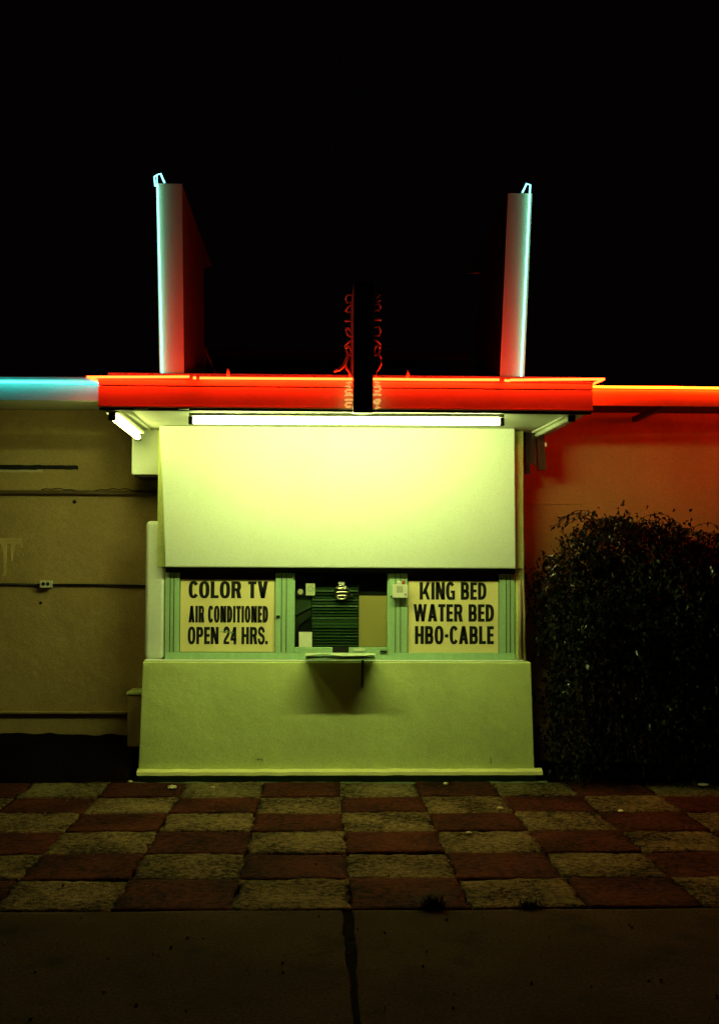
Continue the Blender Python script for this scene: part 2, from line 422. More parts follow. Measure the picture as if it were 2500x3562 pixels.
# big slanted panel over the windows
pn = MB().hexa([(-1.173, 9.30, 1.617), (1.531, 9.30, 1.617), (1.531, 9.378, 1.617), (-1.173, 9.378, 1.617), (-1.214, 9.20, 2.697), (1.506, 9.20, 2.697), (1.506, 9.378, 2.697), (-1.214, 9.378, 2.697)])
pn.build('front_panel', M['panel'], booth, bev=.010, seg=3)
# boxed beam at the left
MB().box(-1.463, -1.247, 9.452, 9.895, 2.34, 2.696).build('boxed_beam', M['panel'], booth, bev=.006)
MB().box(-1.458, -1.447, 9.444, 9.45, 2.345, 2.69).build('beam_trim', M['panel'], booth, bev=.002)
MB().box(-1.44, -1.249, 9.47, 9.89, 2.325, 2.339).build('beam_underside', M['dark'], booth)
# window frame
MB().box(-1.180, 1.538, 9.392, 9.47, 1.575, 1.618).build('window_header', M['black'], booth)  # black stands for the shade under the slanted panel
MB().box(-1.180, 1.538, 9.385, 9.47, .9065, .957).build('window_sill', M['green'], booth, bev=.004)
for x0, x1, y in ((-1.180, -1.072, 9.39), (-.330, -.192, 9.388), (.552, .697, 9.388), (1.416, 1.536, 9.396)):
    fr = MB().box(x0, x1, y, 9.468, .9575, 1.574).build('window_post', M['green'], booth, bev=.003)
    m = MB()
    for q in ((.35, .62) if x0 < 1.4 else (.45, .70)):
        xx = x0 + (x1 - x0) * q
        m.box(xx - .0035, xx + .0035, y - .003, y - .0005, .960, 1.570)
    m.build('post_groove', M['footing'], fr)
for x0, x1 in ((-1.072, -.330), (.697, 1.416)):
    MB().box(x0, x1, 9.43, 9.466, .9575, 1.574).build('window_backing', M['brown'], booth)
# service window
MB().box(-.191, -.180, 9.400, 9.462, .958, 1.574).build('window_jamb', M['green'], booth)
MB().box(.541, .5515, 9.400, 9.462, .958, 1.574).build('window_jamb', M['green'], booth)
for x0, x1 in ((-.179, .115), (.242, .540)):
    MB().box(x0, x1, 9.386, 9.425, .958, .999).build('lower_rail', M['green'], booth, bev=.003)
MB().box(.1155, .2415, 9.415, 9.46, .958, 1.0).build('pass_slot', M['black'], booth)
g = bpy.data.materials.new('window_glass'); g.use_nodes = True
N = g.node_tree.nodes; Lk = g.node_tree.links; N.clear()
tr = N.new('ShaderNodeBsdfTransparent'); tr.inputs[0].default_value = (.86, .93, .84, 1)
gl = N.new('ShaderNodeBsdfGlossy'); gl.inputs['Roughness'].default_value = .03
mxs = N.new('ShaderNodeMixShader'); oo = N.new('ShaderNodeOutputMaterial')
mxs.inputs[0].default_value = .07; Lk.new(tr.outputs[0], mxs.inputs[1]); Lk.new(gl.outputs[0], mxs.inputs[2]); Lk.new(mxs.outputs[0], oo.inputs[0])
pane = MB().box(-.179, .540, 9.427, 9.431, 1.0, 1.573).build('window_pane', g, booth)
random.seed(11)
m = MB()
for k in range(24):
    z = 1.006 + .0236 * k
    t = .010 + .020 * random.random() if not 6 <= k <= 8 else .003
    m.hexa([(-.046, 9.445, z), (.317, 9.445, z), (.317, 9.445 + t, z + .019), (-.046, 9.445 + t, z + .019), (-.046, 9.447, z - .001), (.317, 9.447, z - .001), (.317, 9.447 + t, z + .018), (-.046, 9.447 + t, z + .018)])
blm = m.build('louvre_blind', M['blind'], booth)
MB().box(-.179, .540, 9.49, 9.50, .96, 1.573).build('interior_backing', M['black'], booth)
MB().box(.320, .540, 9.442, 9.452, 1.001, 1.40).build('cream_insert', M['cream'], booth)
MB().box(.3165, .3195, 9.432, 9.46, 1.0, 1.573).build('window_stile', M['dark'], booth)
MB().prism([(-.178, 1.24), (-.05, 1.31), (-.05, 1.40), (-.178, 1.38)], 9.462, 9.47).build('pane_reflection', mat('dim_reflection', (.06, .085, .05), .8, var=.3), booth)  # diagonal reflections in the glass, drawn as dim coloured sheets
MB().prism([(-.178, 1.10), (-.14, 1.17), (-.05, 1.24), (-.05, 1.295), (-.178, 1.225)], 9.472, 9.478).build('pane_reflection', mat('dimmer_reflection', (.035, .035, .025), .8, var=.3), booth)  # second reflection sheet, darker colour
# speaking grille
gr = MB().disc((.185, 1.427), .059, 9.412, 9.4265).build('speaking_grille', M['black'], booth)
m = MB(); m.tube([(.185 + .053 * math.cos(a), 9.409, 1.427 + .053 * math.sin(a)) for a in [2 * math.pi * k / 40 for k in range(41)]], .006, 8)
m.build('chrome_ring', M['chrome'], gr)
for z in (1.400, 1.427, 1.454):
    w = math.sqrt(.046 ** 2 - (z - 1.427) ** 2) - .002
    m = MB(); m.tube([(.185 - w + 2 * w * k / 10, 9.404 - .006 * math.sin(math.pi * k / 10), z + .004 * math.sin(math.pi * k / 10)) for k in range(11)], .0070, 10)
    m.build('grille_bar', M['chrome'], gr)
MB().box(.158, .208, 9.4175, 9.4265, 1.488, 1.510).build('grille_tab', M['white'], gr, bev=.002)
MB().disc((.263, 1.402), .013, 9.405, 9.4265, 16).build('knob', M['black'], gr)
# little sill fittings
MB().box(.280, .367, 9.375, 9.3855, .972, .992).build('slot_cover', M['white'], booth, bev=.002)
MB().box(.484, .537, 9.372, 9.3855, .962, .977).build('latch', M['black'], booth, bev=.002)
MB().box(-.322, -.293, 9.378, 9.3875, 1.226, 1.247).build('latch', M['dark'], booth, bev=.002)

# canopy of the booth
can = MB().box(-1.478, 1.858, 8.17, 9.895, 2.70, 2.885).build('canopy', M['soffit'], booth)
m = MB().box(-1.490, 1.871, 8.148, 8.169, 2.716, 2.842); m.box(-1.490, -1.4785, 8.17, 9.0, 2.716, 2.842); m.box(1.8585, 1.871, 8.17, 9.0, 2.716, 2.842)
m.build('fascia', M['fascia'], can, bev=.003)
m = MB().box(-1.490, 1.871, 8.144, 8.169, 2.849, 2.894); m.box(-1.490, -1.4785, 8.17, 9.0, 2.849, 2.894); m.box(1.8585, 1.871, 8.17, 9.0, 2.849, 2.894)
m.build('fascia', M['fascia'], can, bev=.003)
MB().box(-1.492, 1.873, 8.140, 8.169, 2.701, 2.7145).build('edge_bead', M['fascia'], can, bev=.003)
m = MB().box(-1.496, 1.877, 8.128, 8.168, 2.8945, 2.899).box(-1.496, -1.46, 8.169, 9.0, 2.8945, 2.899).box(1.84, 1.877, 8.169, 9.0, 2.8945, 2.899)
m.build('top_flange', M['fascia'], can, bev=.003)
MB().box(-1.470, .228, 8.40, 8.44, 2.886, 2.975).box(.366, 1.850, 8.40, 8.44, 2.886, 2.975).build('roof_curb', M['fascia'], can, bev=.004)
MB().box(-1.486, 1.866, 8.172, 8.205, 2.683, 2.6985).build('drip_trim', M['black'], can, bev=.002)
for x0, x1 in ((-1.25, -1.16), (-.95, -.88)):
    MB().box(x0, x1, 8.150, 8.168, 2.689, 2.6995).build('drip_bracket', M['panel'], can)

# downpipes right of the windows
def downpipe(path, r, label):
    o = MB().tube(path, r, 14).build('downpipe', M['pipe_green'])
    return tag(o, label, 'pipe', 'downpipes on the booth corner')
downpipe([(1.578, 9.392, .903), (1.576, 9.392, 1.2), (1.572, 9.392, 1.525)], .015, 'short vertical pipe beside the right window frame')
downpipe([(1.614, 9.40, .897), (1.611, 9.40, 1.25), (1.601, 9.40, 1.55), (1.601, 9.40, 1.72), (1.600, 9.40, 1.84)], .012, 'taller bent vertical pipe on the outer right corner of booth')

# torn boards under the canopy's right side, shade of unlit faces put into their colour
hb = thing('hanging_boards', (1.7, 9.5, 2.37), 'dark torn boards hanging below the canopy at the right corner', 'boards')
MB().prism([(1.624, 2.696), (1.674, 2.696), (1.674, 2.47), (1.668, 2.37), (1.636, 2.37), (1.628, 2.45)], 9.47, 9.50).build('board', M['black'], hb)
MB().prism([(1.6745, 2.696), (1.722, 2.696), (1.718, 2.55), (1.722, 2.425), (1.708, 2.44), (1.694, 2.445), (1.684, 2.46), (1.6745, 2.45)], 9.475, 9.495).build('board', M['brown'], hb)
MB().prism([(1.726, 2.69), (1.785, 2.69), (1.786, 2.55), (1.798, 2.52), (1.796, 2.40), (1.738, 2.40), (1.733, 2.5)], 9.46, 9.52).build('board', M['brown'], hb)
MB().box(1.787, 1.803, 9.455, 9.475, 2.585, 2.615).build('clip', M['white'], hb)

# ------------------------------------------------------------------ fluorescent fittings
def batten(name, a, b, lit, label, tube_r=.022, hw=.045, h0=.026, h1=.048):
    a, b = Vector(a), Vector(b); d = (b - a).normalized(); L = (b - a).length
    root = thing('fluorescent_light', (a + b) / 2 + Vector((0, 0, .045)), label, 'light', 'fluorescent lights under the canopy')
    s = d.cross(Vector((0, 0, 1))).normalized(); up = Vector((0, 0, 1))
    def bar(t0, t1, w, z0, z1):
        P = []
        for z in (z0, z1):
            for t, q in ((t0, -w), (t1, -w), (t1, w), (t0, w)):
                P.append(a + d * t + s * q + up * z)
        return MB().hexa(P)
    bar(-.03, L + .03, hw, h0, h1).build('housing', M['metal'] if lit == 'main' else M['soffit'], root, bev=.004)
    for t in (-.034, L + .004):
        bar(t, t + .030, .024, -.028, h0 - .0005).build('lamp_holder', M['dark'], root, bev=.003)
    MB().tube([a + d * (.0 + L * k / 24) for k in range(25)], tube_r, 20).build('tube', {'main': M['fluo'], 'side': M['fluo_side'], 'off': M['tubeglass']}[lit], root)
    return root
batten('m', (-.862, 8.30, 2.632), (1.250, 8.30, 2.640), 'main', 'long bright lit fluorescent light across the front of the canopy')
batten('l', (-1.415, 8.29, 2.650), (-1.392, 9.28, 2.618), 'side', 'short lit fluorescent light on the left side of the canopy')
batten('r', (1.748, 8.29, 2.668), (1.690, 9.28, 2.656), 'off', 'short unlit fluorescent light on the right side of the canopy', tube_r=.016, hw=.032, h0=.018, h1=.031)
o = MB().tube([(-1.322, 8.24, 2.690), (-1.32, 9.44, 2.690)], .008, 8).build('conduit', M['soffit']); tag(o, 'thin conduit on the soffit beside the left light', 'conduit', 'conduits')

# ------------------------------------------------------------------ neon tubes
def neon(path, mname, label, r=.0085, grp='neon tubes', supports=()):
    root = thing('neon_tube', Vector(path[0]), label, 'neon tube', grp)
    P = [Vector(path[0])]
    for p in path[1:]:
        q = P[-1].copy(); p = Vector(p); n = max(1, int((p - q).length / .12))
        for k in range(1, n + 1): P.append(q.lerp(p, k / n))
    MB().tube(P, r, 10).build('glass_tube', M[mname], root)
    for s0, s1 in supports:
        MB().tube([s0, s1], .006, 8).build('tube_support', M['neonglass'], root)
    return root
neon([(-1.505, 8.30, 2.893), (-1.552, 8.098, 2.895), (-1.2, 8.106, 2.900), (-.875, 8.108, 2.9055)], 'red', 'red neon tube over the left end of the canopy fascia, turning the corner',
     supports=[((-1.2, 8.108, 2.9), (-1.2, 8.14, 2.899)), ((-.89, 8.108, 2.905), (-.89, 8.14, 2.899))])
neon([(-.845, 8.085, 2.8935), (-.828, 8.082, 2.8935)], 'red', 'short red neon stub in the gap left of the blade sign', r=.010)
neon([(-.805, 8.108, 2.897), (-.3, 8.108, 2.898), (.226, 8.104, 2.899)], 'red', 'red neon tube from the gap to the left face of the blade sign',
     supports=[((-.78, 8.108, 2.897), (-.78, 8.14, 2.899)), ((-.2, 8.108, 2.897), (-.2, 8.14, 2.899))])
neon([(.364, 8.104, 2.9005), (.8, 8.108, 2.901), (1.222, 8.108, 2.905)], 'red', 'red neon tube running right from the blade sign along the fascia',
     supports=[((.55, 8.108, 2.902), (.55, 8.14, 2.899)), ((1.2, 8.108, 2.905), (1.2, 8.14, 2.899))])
neon([(1.255, 8.085, 2.8975), (1.285, 8.09, 2.895), (1.30, 8.105, 2.9035), (1.6, 8.104, 2.910), (1.936, 8.098, 2.914), (1.880, 8.40, 2.905)], 'red', 'red neon tube at the right end of the canopy, turning the corner',
     supports=[((1.5, 8.106, 2.908), (1.5, 8.14, 2.899))])
neon([(1.892, 8.418, 2.909), (4, 8.418, 2.907), (8.9, 8.418, 2.906)], 'red_eave', 'orange red neon tube along the eave right of the canopy')
neon([(-1.503, 8.392, 2.900), (-3, 8.392, 2.903), (-8.9, 8.392, 2.91)], 'teal_eave', 'turquoise neon tube along the eave left of the canopy')

# ------------------------------------------------------------------ tall fins on the canopy roof
def fin(xb0, xb1, xt0, xt1, zt, outer_left, label):
    root = thing('roof_fin', ((xb0 + xb1) / 2, 9.2, 2.886), label, 'sign fin', 'roof fins above the canopy')
    z0 = 2.887
    fb = .03 * (1 if outer_left else -1)
    m = MB(); bm = m.bm
    def xs(z, back):
        t = (z - z0) / (zt - z0); s = fb * back
        return (xb0 + (xt0 - xb0) * t + s, xb1 + (xt1 - xb1) * t + s)
    prof = [(8.50, z0, 0), (9.75, z0, 1), (9.75, 4.046, 1), (10.44, zt - .114, 1.4), (8.50, zt, 0)]
    A = [bm.verts.new((xs(z, k)[0], y, z)) for y, z, k in prof]; B = [bm.verts.new((xs(z, k)[1], y, z)) for y, z, k in prof]
    bm.faces.new(A); bm.faces.new(B[::-1])
    for i in range(5): bm.faces.new((A[i], B[i], B[(i + 1) % 5], A[(i + 1) % 5]))
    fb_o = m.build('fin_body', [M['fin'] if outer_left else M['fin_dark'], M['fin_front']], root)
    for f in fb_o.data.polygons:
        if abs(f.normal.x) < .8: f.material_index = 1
    sg = 1 if outer_left else -1
    xo_b = (xb0 + .020) if outer_left else (xb1 - .026)
    xo_t = (xt0 + .012) if outer_left else (xt1 - .022)
    path = [(xo_b, 8.478, z0 + .03), (xo_t, 8.478, zt - .02), (xo_t - .004 * sg, 8.478, zt + .055), (xo_t + .022 * sg, 8.475, zt + .062), (xo_t + .045 * sg, 8.52, zt + .012)]
    P = [Vector(path[0])]
    for p in path[1:]:
        q = P[-1].copy(); p = Vector(p); n = max(1, int((p - q).length / .1))
        for k in range(1, n + 1): P.append(q.lerp(p, k / n))
    MB().tube(P, .0060, 10).build('neon_tube', M['teal'], root)
    if outer_left:
        MB().tube([(xo_t - .004, 8.478, zt + .05), (xo_t - .024, 8.49, zt + .045), (xo_t - .018, 8.50, zt - .02)], .006, 8).build('tube_return', M['teal'], root)
    return root
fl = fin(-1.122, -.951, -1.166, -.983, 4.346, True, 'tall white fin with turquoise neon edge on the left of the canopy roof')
MB().disc((-1.045, 2.945), .028, 8.485, 8.499, 14).build('mount_hole', M['black'], fl)
MB().tube([(-1.09, 8.485, 2.93), (-1.065, 8.485, 2.94)], .012, 8).build('neon_end_cap', M['neonglass'], fl)
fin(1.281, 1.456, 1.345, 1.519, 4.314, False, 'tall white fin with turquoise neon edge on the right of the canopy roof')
# guy struts behind the left fin
st = thing('roof_strut', (-.85, 9.0, 2.886), 'thin dark struts on the roof beside the left fin', 'strut')
MB().tube([(-.90, 9.1, 2.887), (-.86, 9.2, 3.30)], .008, 8).build('pole', M['metal'], st)
MB().tube([(-.87, 9.1, 3.28), (-.70, 9.3, 2.887)], .008, 8).build('pole', M['metal'], st)
MB().tube([(-.74, 9.3, 2.887), (-.66, 9.35, 3.18)], .007, 8).build('pole', M['metal'], st)

# ------------------------------------------------------------------ blade sign standing through the canopy edge
bl = thing('blade_sign', (.296, 8.45, 2.66), 'dark double sided blade sign seen edge on at the middle of the canopy', 'sign')
MB().box(.231, .360, 8.05, 8.127, 2.664, 3.55).box(.231, .360, 8.127, 8.139, 2.935, 3.55).box(.231, .360, 8.139, 8.83, 2.935, 3.55).build('sign_body', M['black'], bl)
MB().box(.2285, .2305, 8.045, 8.126, 2.664, 3.54).build('side_panel', M['neonglass'], bl)
MB().box(.2285, .2305, 8.127, 8.83, 2.936, 3.54).build('side_panel', M['neonglass'], bl)
MB().box(.3605, .3625, 8.127, 8.83, 2.936, 3.54).build('side_panel', M['black'], bl)
random.seed(21)
M['glyph_glow'] = emit('reflection_glow_tube', (.85, .42, .09))  # weak emission in place of lamp light reflected by unlit letter tubes
def glyph(side, z, kind, h=.05, y=8.09, mt='neonglass'):
    x0 = .228 if side < 0 else .363; s = side
    w = .055
    P = []
    if kind == 'o':
        P = [(x0 + s * (.028 + .020 * math.cos(a)), y + .035 * math.sin(a), z + h * .5 * math.sin(a + .4)) for a in [2 * math.pi * k / 14 for k in range(14)]]
    elif kind == 'u':
        P = [(x0 + s * .008, y, z + h * .4), (x0 + s * .040, y - .01, z + h * .42), (x0 + s * .052, y, z), (x0 + s * .042, y + .01, z - h * .4), (x0 + s * .012, y, z - h * .42)]
    elif kind == 'bar':
        P = [(x0, y, z), (x0 + s * .02, y, z + .004), (x0 + s * .055, y + .01, z + .002)]
    elif kind == 'v':
        P = [(x0, y, z + h * .3), (x0 + s * .03, y, z + h * .05), (x0 + s * .052, y + .02, z - h * .4), (x0 + s * .02, y + .04, z - h * .5)]
    elif kind == 's':
        P = [(x0 + s * .01, y, z + h * .5), (x0 + s * .045, y, z + h * .35), (x0 + s * .02, y, z), (x0 + s * .05, y, z - h * .25), (x0 + s * .015, y, z - h * .5)]
    MB().tube(P, .0075, 8).build('neon_letter', M[mt], bl)
for z, k, h in ((2.722, 'u', .03), (2.754, 'bar', .03), (2.785, 'bar', .03), (2.812, 'u', .028), (2.858, 's', .035)):
    glyph(-1, z, k, h, mt='glyph_glow')
for z, k, h in ((2.716, 's', .035), (2.748, 'o', .03), (2.79, 'bar', .03), (2.83, 'u', .035), (2.862, 's', .035)):
    glyph(1, z, k, h, mt='glyph_glow')
for z, k, h in ((3.455, 'u', .06), (3.40, 'v', .06), (3.30, 'bar', .05), (3.225, 'o', .07), (3.155, 'v', .05), (3.10, 'o', .075)):
    glyph(-1, z, k, h, 8.14)
for z, k, h in ((3.46, 's', .06), (3.40, 'u', .05), (3.31, 'bar', .05), (3.235, 'u', .07), (3.165, 'v', .05), (3.105, 'o', .08)):
    glyph(1, z, k, h, 8.14)
MB().tube([(.10, 8.10, 2.948), (.135, 8.10, 2.962), (.166, 8.10, 2.99), (.186, 8.10, 3.035), (.192, 8.10, 3.075)], [.008, .012, .013, .013, .008], 10).build('bent_bracket', M['neonglass'], bl)
MB().tube([(.196, 8.10, 3.07), (.178, 8.10, 3.00), (.186, 8.10, 2.965), (.205, 8.10, 2.945), (.212, 8.10, 2.91)], .008, 8).build('bent_bracket', M['neonglass'], bl)
MB().tube([(.385, 8.10, 2.92), (.388, 8.10, 2.955), (.402, 8.10, 2.975), (.417, 8.10, 3.0), (.418, 8.10, 3.04), (.404, 8.10, 3.062), (.396, 8.10, 3.072)], .009, 8).build('bent_bracket', M['neonglass'], bl)
# two stubs on the canopy edge
for x, lb in ((-.62, 'small ceramic stub on the canopy edge left of the blade sign'), (.60, 'small ceramic stub on the canopy edge right of the blade sign')):
    tag(MB().tube([(x, 8.15, 2.8995), (x + .004, 8.15, 2.945), (x, 8.15, 2.972)], [.014, .011, .006], 10).build('neon_stub', M['neonglass']), lb, 'fitting', 'stubs on the canopy edge')

# ------------------------------------------------------------------ window signs with lettering
ST, BR = .265, .175            # stem and bar thickness of the lettering, letter height 1
def glyph_faces(ch, ST):            # heavy grotesque capitals: (width, list of quads / polygons)
    F = []
    def box(x0, x1, z0, z1): F.append([(x0, z0), (x1, z0), (x1, z1), (x0, z1)])
    def para(xa, za, xb, zb, t): F.append([(xa, za), (xa + t, za), (xb + t, zb), (xb, zb)])
    def se(a, rx, rz, cx, cz, p=2.5):
        c, d = math.cos(a), math.sin(a)
        return (cx + rx * math.copysign(abs(c) ** (2 / p), c), cz + rz * math.copysign(abs(d) ** (2 / p), d))
    def strip(A, B):
        for k in range(len(A) - 1): F.append([A[k], A[k + 1], B[k + 1], B[k]])
    def ring(w, a0, a1, n=40):
        T = [a0 + (a1 - a0) * k / n for k in range(n + 1)]
        strip([se(a, w / 2, .515, w / 2, .5) for a in T], [se(a, w / 2 - ST, .515 - BR, w / 2, .5) for a in T])
    def bowl(w, z0, z1, x0=ST * .8):
        rx = min(w - x0, (z1 - z0) * .55); h = (z1 - z0) / 2; c = (z0 + z1) / 2
        T = [math.pi / 2 - math.pi * k / 20 for k in range(21)]
        strip([(x0, z1)] + [se(a, rx, h, w - rx, c) for a in T] + [(x0, z0)],
              [(x0, z1 - BR)] + [se(a, max(rx - ST, .02), h - BR, w - rx, c) for a in T] + [(x0, z0 + BR)])
    def stroke(pts, th):
        P = []
        for k in range(len(pts) - 1):
            p0, p1, p2, p3 = pts[max(k - 1, 0)], pts[k], pts[k + 1], pts[min(k + 2, len(pts) - 1)]
            for q in range(6):
                t = q / 6
                P.append(tuple(.5 * (2 * p1[i] + (p2[i] - p0[i]) * t + (2 * p0[i] - 5 * p1[i] + 4 * p2[i] - p3[i]) * t * t + (3 * p1[i] - p0[i] - 3 * p2[i] + p3[i]) * t ** 3) for i in (0, 1)))
        P.append(pts[-1]); A, B = [], []
        for k, p in enumerate(P):
            a, b = P[max(k - 1, 0)], P[min(k + 1, len(P) - 1)]; dx, dz = b[0] - a[0], b[1] - a[1]; l = math.hypot(dx, dz)
            h = th / 2 * (1 + .18 * abs(dz) / l)
            A.append((p[0] - dz / l * h, p[1] + dx / l * h)); B.append((p[0] + dz / l * h, p[1] - dx / l * h))
        strip(A, B)
    w = .66
    if ch == 'I': w = ST; box(0, ST, 0, 1)
    elif ch == 'L': w = .60; box(0, ST, 0, 1); box(ST, w, 0, BR)
    elif ch == 'T': w = .62; box(0, w, 1 - BR, 1); box(w / 2 - ST / 2, w / 2 + ST / 2, 0, 1 - BR)
    elif ch == 'E': w = .58; box(0, ST, 0, 1); box(ST, w, 0, BR); box(ST, w, 1 - BR, 1); box(ST, w * .95, .5 - BR * .45, .5 + BR * .5)
    elif ch == 'H': w = .76; box(0, ST, 0, 1); box(w - ST, w, 0, 1); box(ST, w - ST, .5 - BR / 2, .5 + BR / 2)
    elif ch == 'N': w = .80; box(0, ST, 0, 1); box(w - ST, w, 0, 1); para(w - ST * 1.12, 0, 0, 1, ST * 1.1)
    elif ch == 'A': w = .82; para(0, 0, w / 2 - ST * .52, 1, ST * 1.04); para(w - ST * 1.04, 0, w / 2 - ST * .52, 1, ST * 1.04); box(.17, w - .17, .20, .34)
    elif ch == 'V': w = .78; para(w / 2 - ST * .52, 0, 0, 1, ST * 1.06); para(w / 2 - ST * .52, 0, w - ST * 1.06, 1, ST * 1.06)
    elif ch == 'W':
        w = 1.16; t = ST * .9
        para(w * .29 - t / 2, 0, 0, 1, t); para(w * .29 - t / 2, 0, w / 2 - t / 2, 1, t); para(w * .71 - t / 2, 0, w / 2 - t / 2, 1, t); para(w * .71 - t / 2, 0, w - t, 1, t)
    elif ch == 'K': w = .92; box(0, ST, 0, 1); para(ST * .7, .30, w - ST * 1.05, 1, ST * 1.0); para(w - ST * 1.0, 0, ST * 1.15, .62, ST * .9)
    elif ch == 'O': w = .78; ring(w, 0, 2 * math.pi)
    elif ch == 'C': w = .74; ring(w, R(34), R(326)); w = .70
    elif ch == 'G': w = .78; ring(w, R(38), R(300)); box(w * .53, w, .38, .52); box(w - ST * .85, w, 0, .38)
    elif ch == 'D': w = .74; box(0, ST, 0, 1); bowl(w, 0, 1)
    elif ch == 'P': w = .70; box(0, ST, 0, 1); bowl(w, .40, 1)
    elif ch == 'B': w = .73; box(0, ST, 0, 1); bowl(w, 0, .565); bowl(w * .96, .565 - BR * .85, 1)
    elif ch == 'R': w = .76; box(0, ST, 0, 1); bowl(w * .97, .42, 1); para(w - ST * 1.05, 0, w * .42, .50, ST * 1.08)
    elif ch == 'S': w = .64; stroke([(.545, .68), (.52, .82), (.42, .91), (.31, .935), (.19, .91), (.10, .82), (.10, .69), (.18, .60), (.31, .535), (.45, .47), (.545, .37), (.545, .22), (.45, .095), (.31, .065), (.18, .095), (.09, .19), (.08, .33)], .19)
    elif ch == '2': w = .60; stroke([(.085, .66), (.10, .80), (.19, .91), (.30, .93), (.42, .90), (.50, .80), (.50, .66), (.42, .52), (.28, .37), (.15, .22), (.09, .08)], .195); box(.01, w - .02, 0, .15)
    elif ch == '4': w = .62; box(.34, .34 + ST * .9, 0, 1); box(0, w, .20, .34); para(.0, .30, .30, 1, ST * .95)
    elif ch == '.': w = .24; box(0, w, 0, .19)
    elif ch == '-': w = .34; box(.02, w - .02, .36, .55)
    return w, F
def text(s, x0, x1, z0, z1, y, parent):
    x = 0; Q = []; st = .345 if len(s) > 12 else .285
    for ch in s:
        if ch == ' ': x += .42; continue
        w, F = glyph_faces(ch, st)
        for f in F: Q.append([(x + a, b) for a, b in f])
        x += w + .085
    tot = x - .085; m = MB()
    for f in Q:
        P = [(x0 + a / tot * (x1 - x0), y, z0 + b * (z1 - z0)) for a, b in f]
        try: m.bm.faces.new([m.bm.verts.new(p) for p in P])
        except ValueError: pass
    return m.build('lettering', M['ink'], parent)
def window_sign(x0, x1, z0, z1, lines, label, y=9.412):
    root = thing('window_sign', ((x0 + x1) / 2, y, z0), label, 'sign', 'window signs')
    MB().box(x0, x1, y, y + .010, z0, z1).build('sign_board', M['sign'], root, bev=.002)
    for s, a, b, c, d in lines: text(s, a, b, c, d, y - .0015, root)
    return root
ws = window_sign(-1.066, -.334, .962, 1.523, [('COLOR TV', -1.003, -.389, 1.378, 1.509), ('AIR CONDITIONED', -1.001, -.386, 1.189, 1.318), ('OPEN 24 HRS.', -1.006, -.388, 1.022, 1.155)],
                 'cream board reading color tv, air conditioned, open 24 hrs in the left window')
window_sign(.703, 1.410, .958, 1.519, [('KING BED', .793, 1.317, 1.372, 1.509), ('WATER BED', .745, 1.376, 1.201, 1.337), ('HBO-CABLE', .757, 1.374, 1.026, 1.166)],
            'cream board advertising king bed, water bed and cable in the right window')
MB().prism([(-.78, 1.118), (-.70, 1.112), (-.66, 1.107), (-.65, 1.116), (-.70, 1.121)], 9.4085, 9.4100).build('tape_scrap', M['tape'], ws)

# ------------------------------------------------------------------ papers and stickers on the service window
def flat(name, x0, x1, z0, z1, mt, label, cat, grp='stickers on the service window', y=9.4245):
    return tag(MB().box(x0, x1, y, y + .002, z0, z1).build(name, mt), label, cat, grp)
flat('sticker', -.157, -.105, 1.507, 1.556, M['black'], 'black square sticker at the top left corner of the service window', 'sticker')
flat('sticker', -.075, -.024, 1.505, 1.548, M['black'], 'middle black sticker in the row of three on the service window', 'sticker')
flat('sticker', -.006, .045, 1.506, 1.556, M['black'], 'right hand black sticker in the row of three on the service window', 'sticker')
o = flat('sticker', -.165, -.106, 1.405, 1.456, M['black'], 'small dark sticker with pale round emblem on the service window', 'sticker')
mm = MB().disc((-.137, 1.430), .021, 9.4230, 9.4243, 12); mm.build('emblem', mat('pale_emblem', (.42, .42, .26), .6, var=.5, vs=40, bump=0), o)
o = flat('sticker', -.094, -.024, 1.402, 1.494, mat('pale_sticker', (.50, .55, .34), .6, var=.1, bump=0), 'pale green notice with round emblem on the service window', 'sticker')
mm = MB(); mm.tube([(-.059 + .02 * math.cos(a), 9.4240, 1.452 + .02 * math.sin(a)) for a in [2 * math.pi * k / 20 for k in range(21)]], .003, 6); mm.build('emblem', mat('dull_emblem', (.28, .34, .18), .6, bump=0), o)
flat('paper_note', -.146, -.044, 1.0, 1.117, M['paper'], 'blank white paper note at the lower left of the service window', 'paper', 'papers')

# intercom box on the right post
ic = thing('intercom_box', (.635, 9.36, 1.387), 'small white intercom box with red button on the window post', 'intercom')
MB().box(.577, .694, 9.325, 9.3875, 1.388, 1.490).build('box_body', M['white'], ic, bev=.004)
MB().box(.607, .655, 9.3225, 9.3245, 1.428, 1.478).build('grille', mat('intercom_mesh', (.50, .48, .33), .6, var=.2, vs=150, bump=.3), ic)
MB().disc((.676, 1.414), .006, 9.3215, 9.3245, 12).build('button', M['black'], ic)
MB().tube([(.627, 9.352, 1.491), (.627, 9.352, 1.512), (.627, 9.352, 1.518)], [.020, .017, .008], 14).build('dome', M['white'], ic)
MB().tube([(.664, 9.352, 1.491), (.664, 9.352, 1.520)], [.013, .012], 12).build('red_button', mat('red_button', (.40, .06, .03), .4), ic)
MB().disc((.568, 1.396), .007, 9.378, 9.3875, 10).build('screw', M['black'], ic)

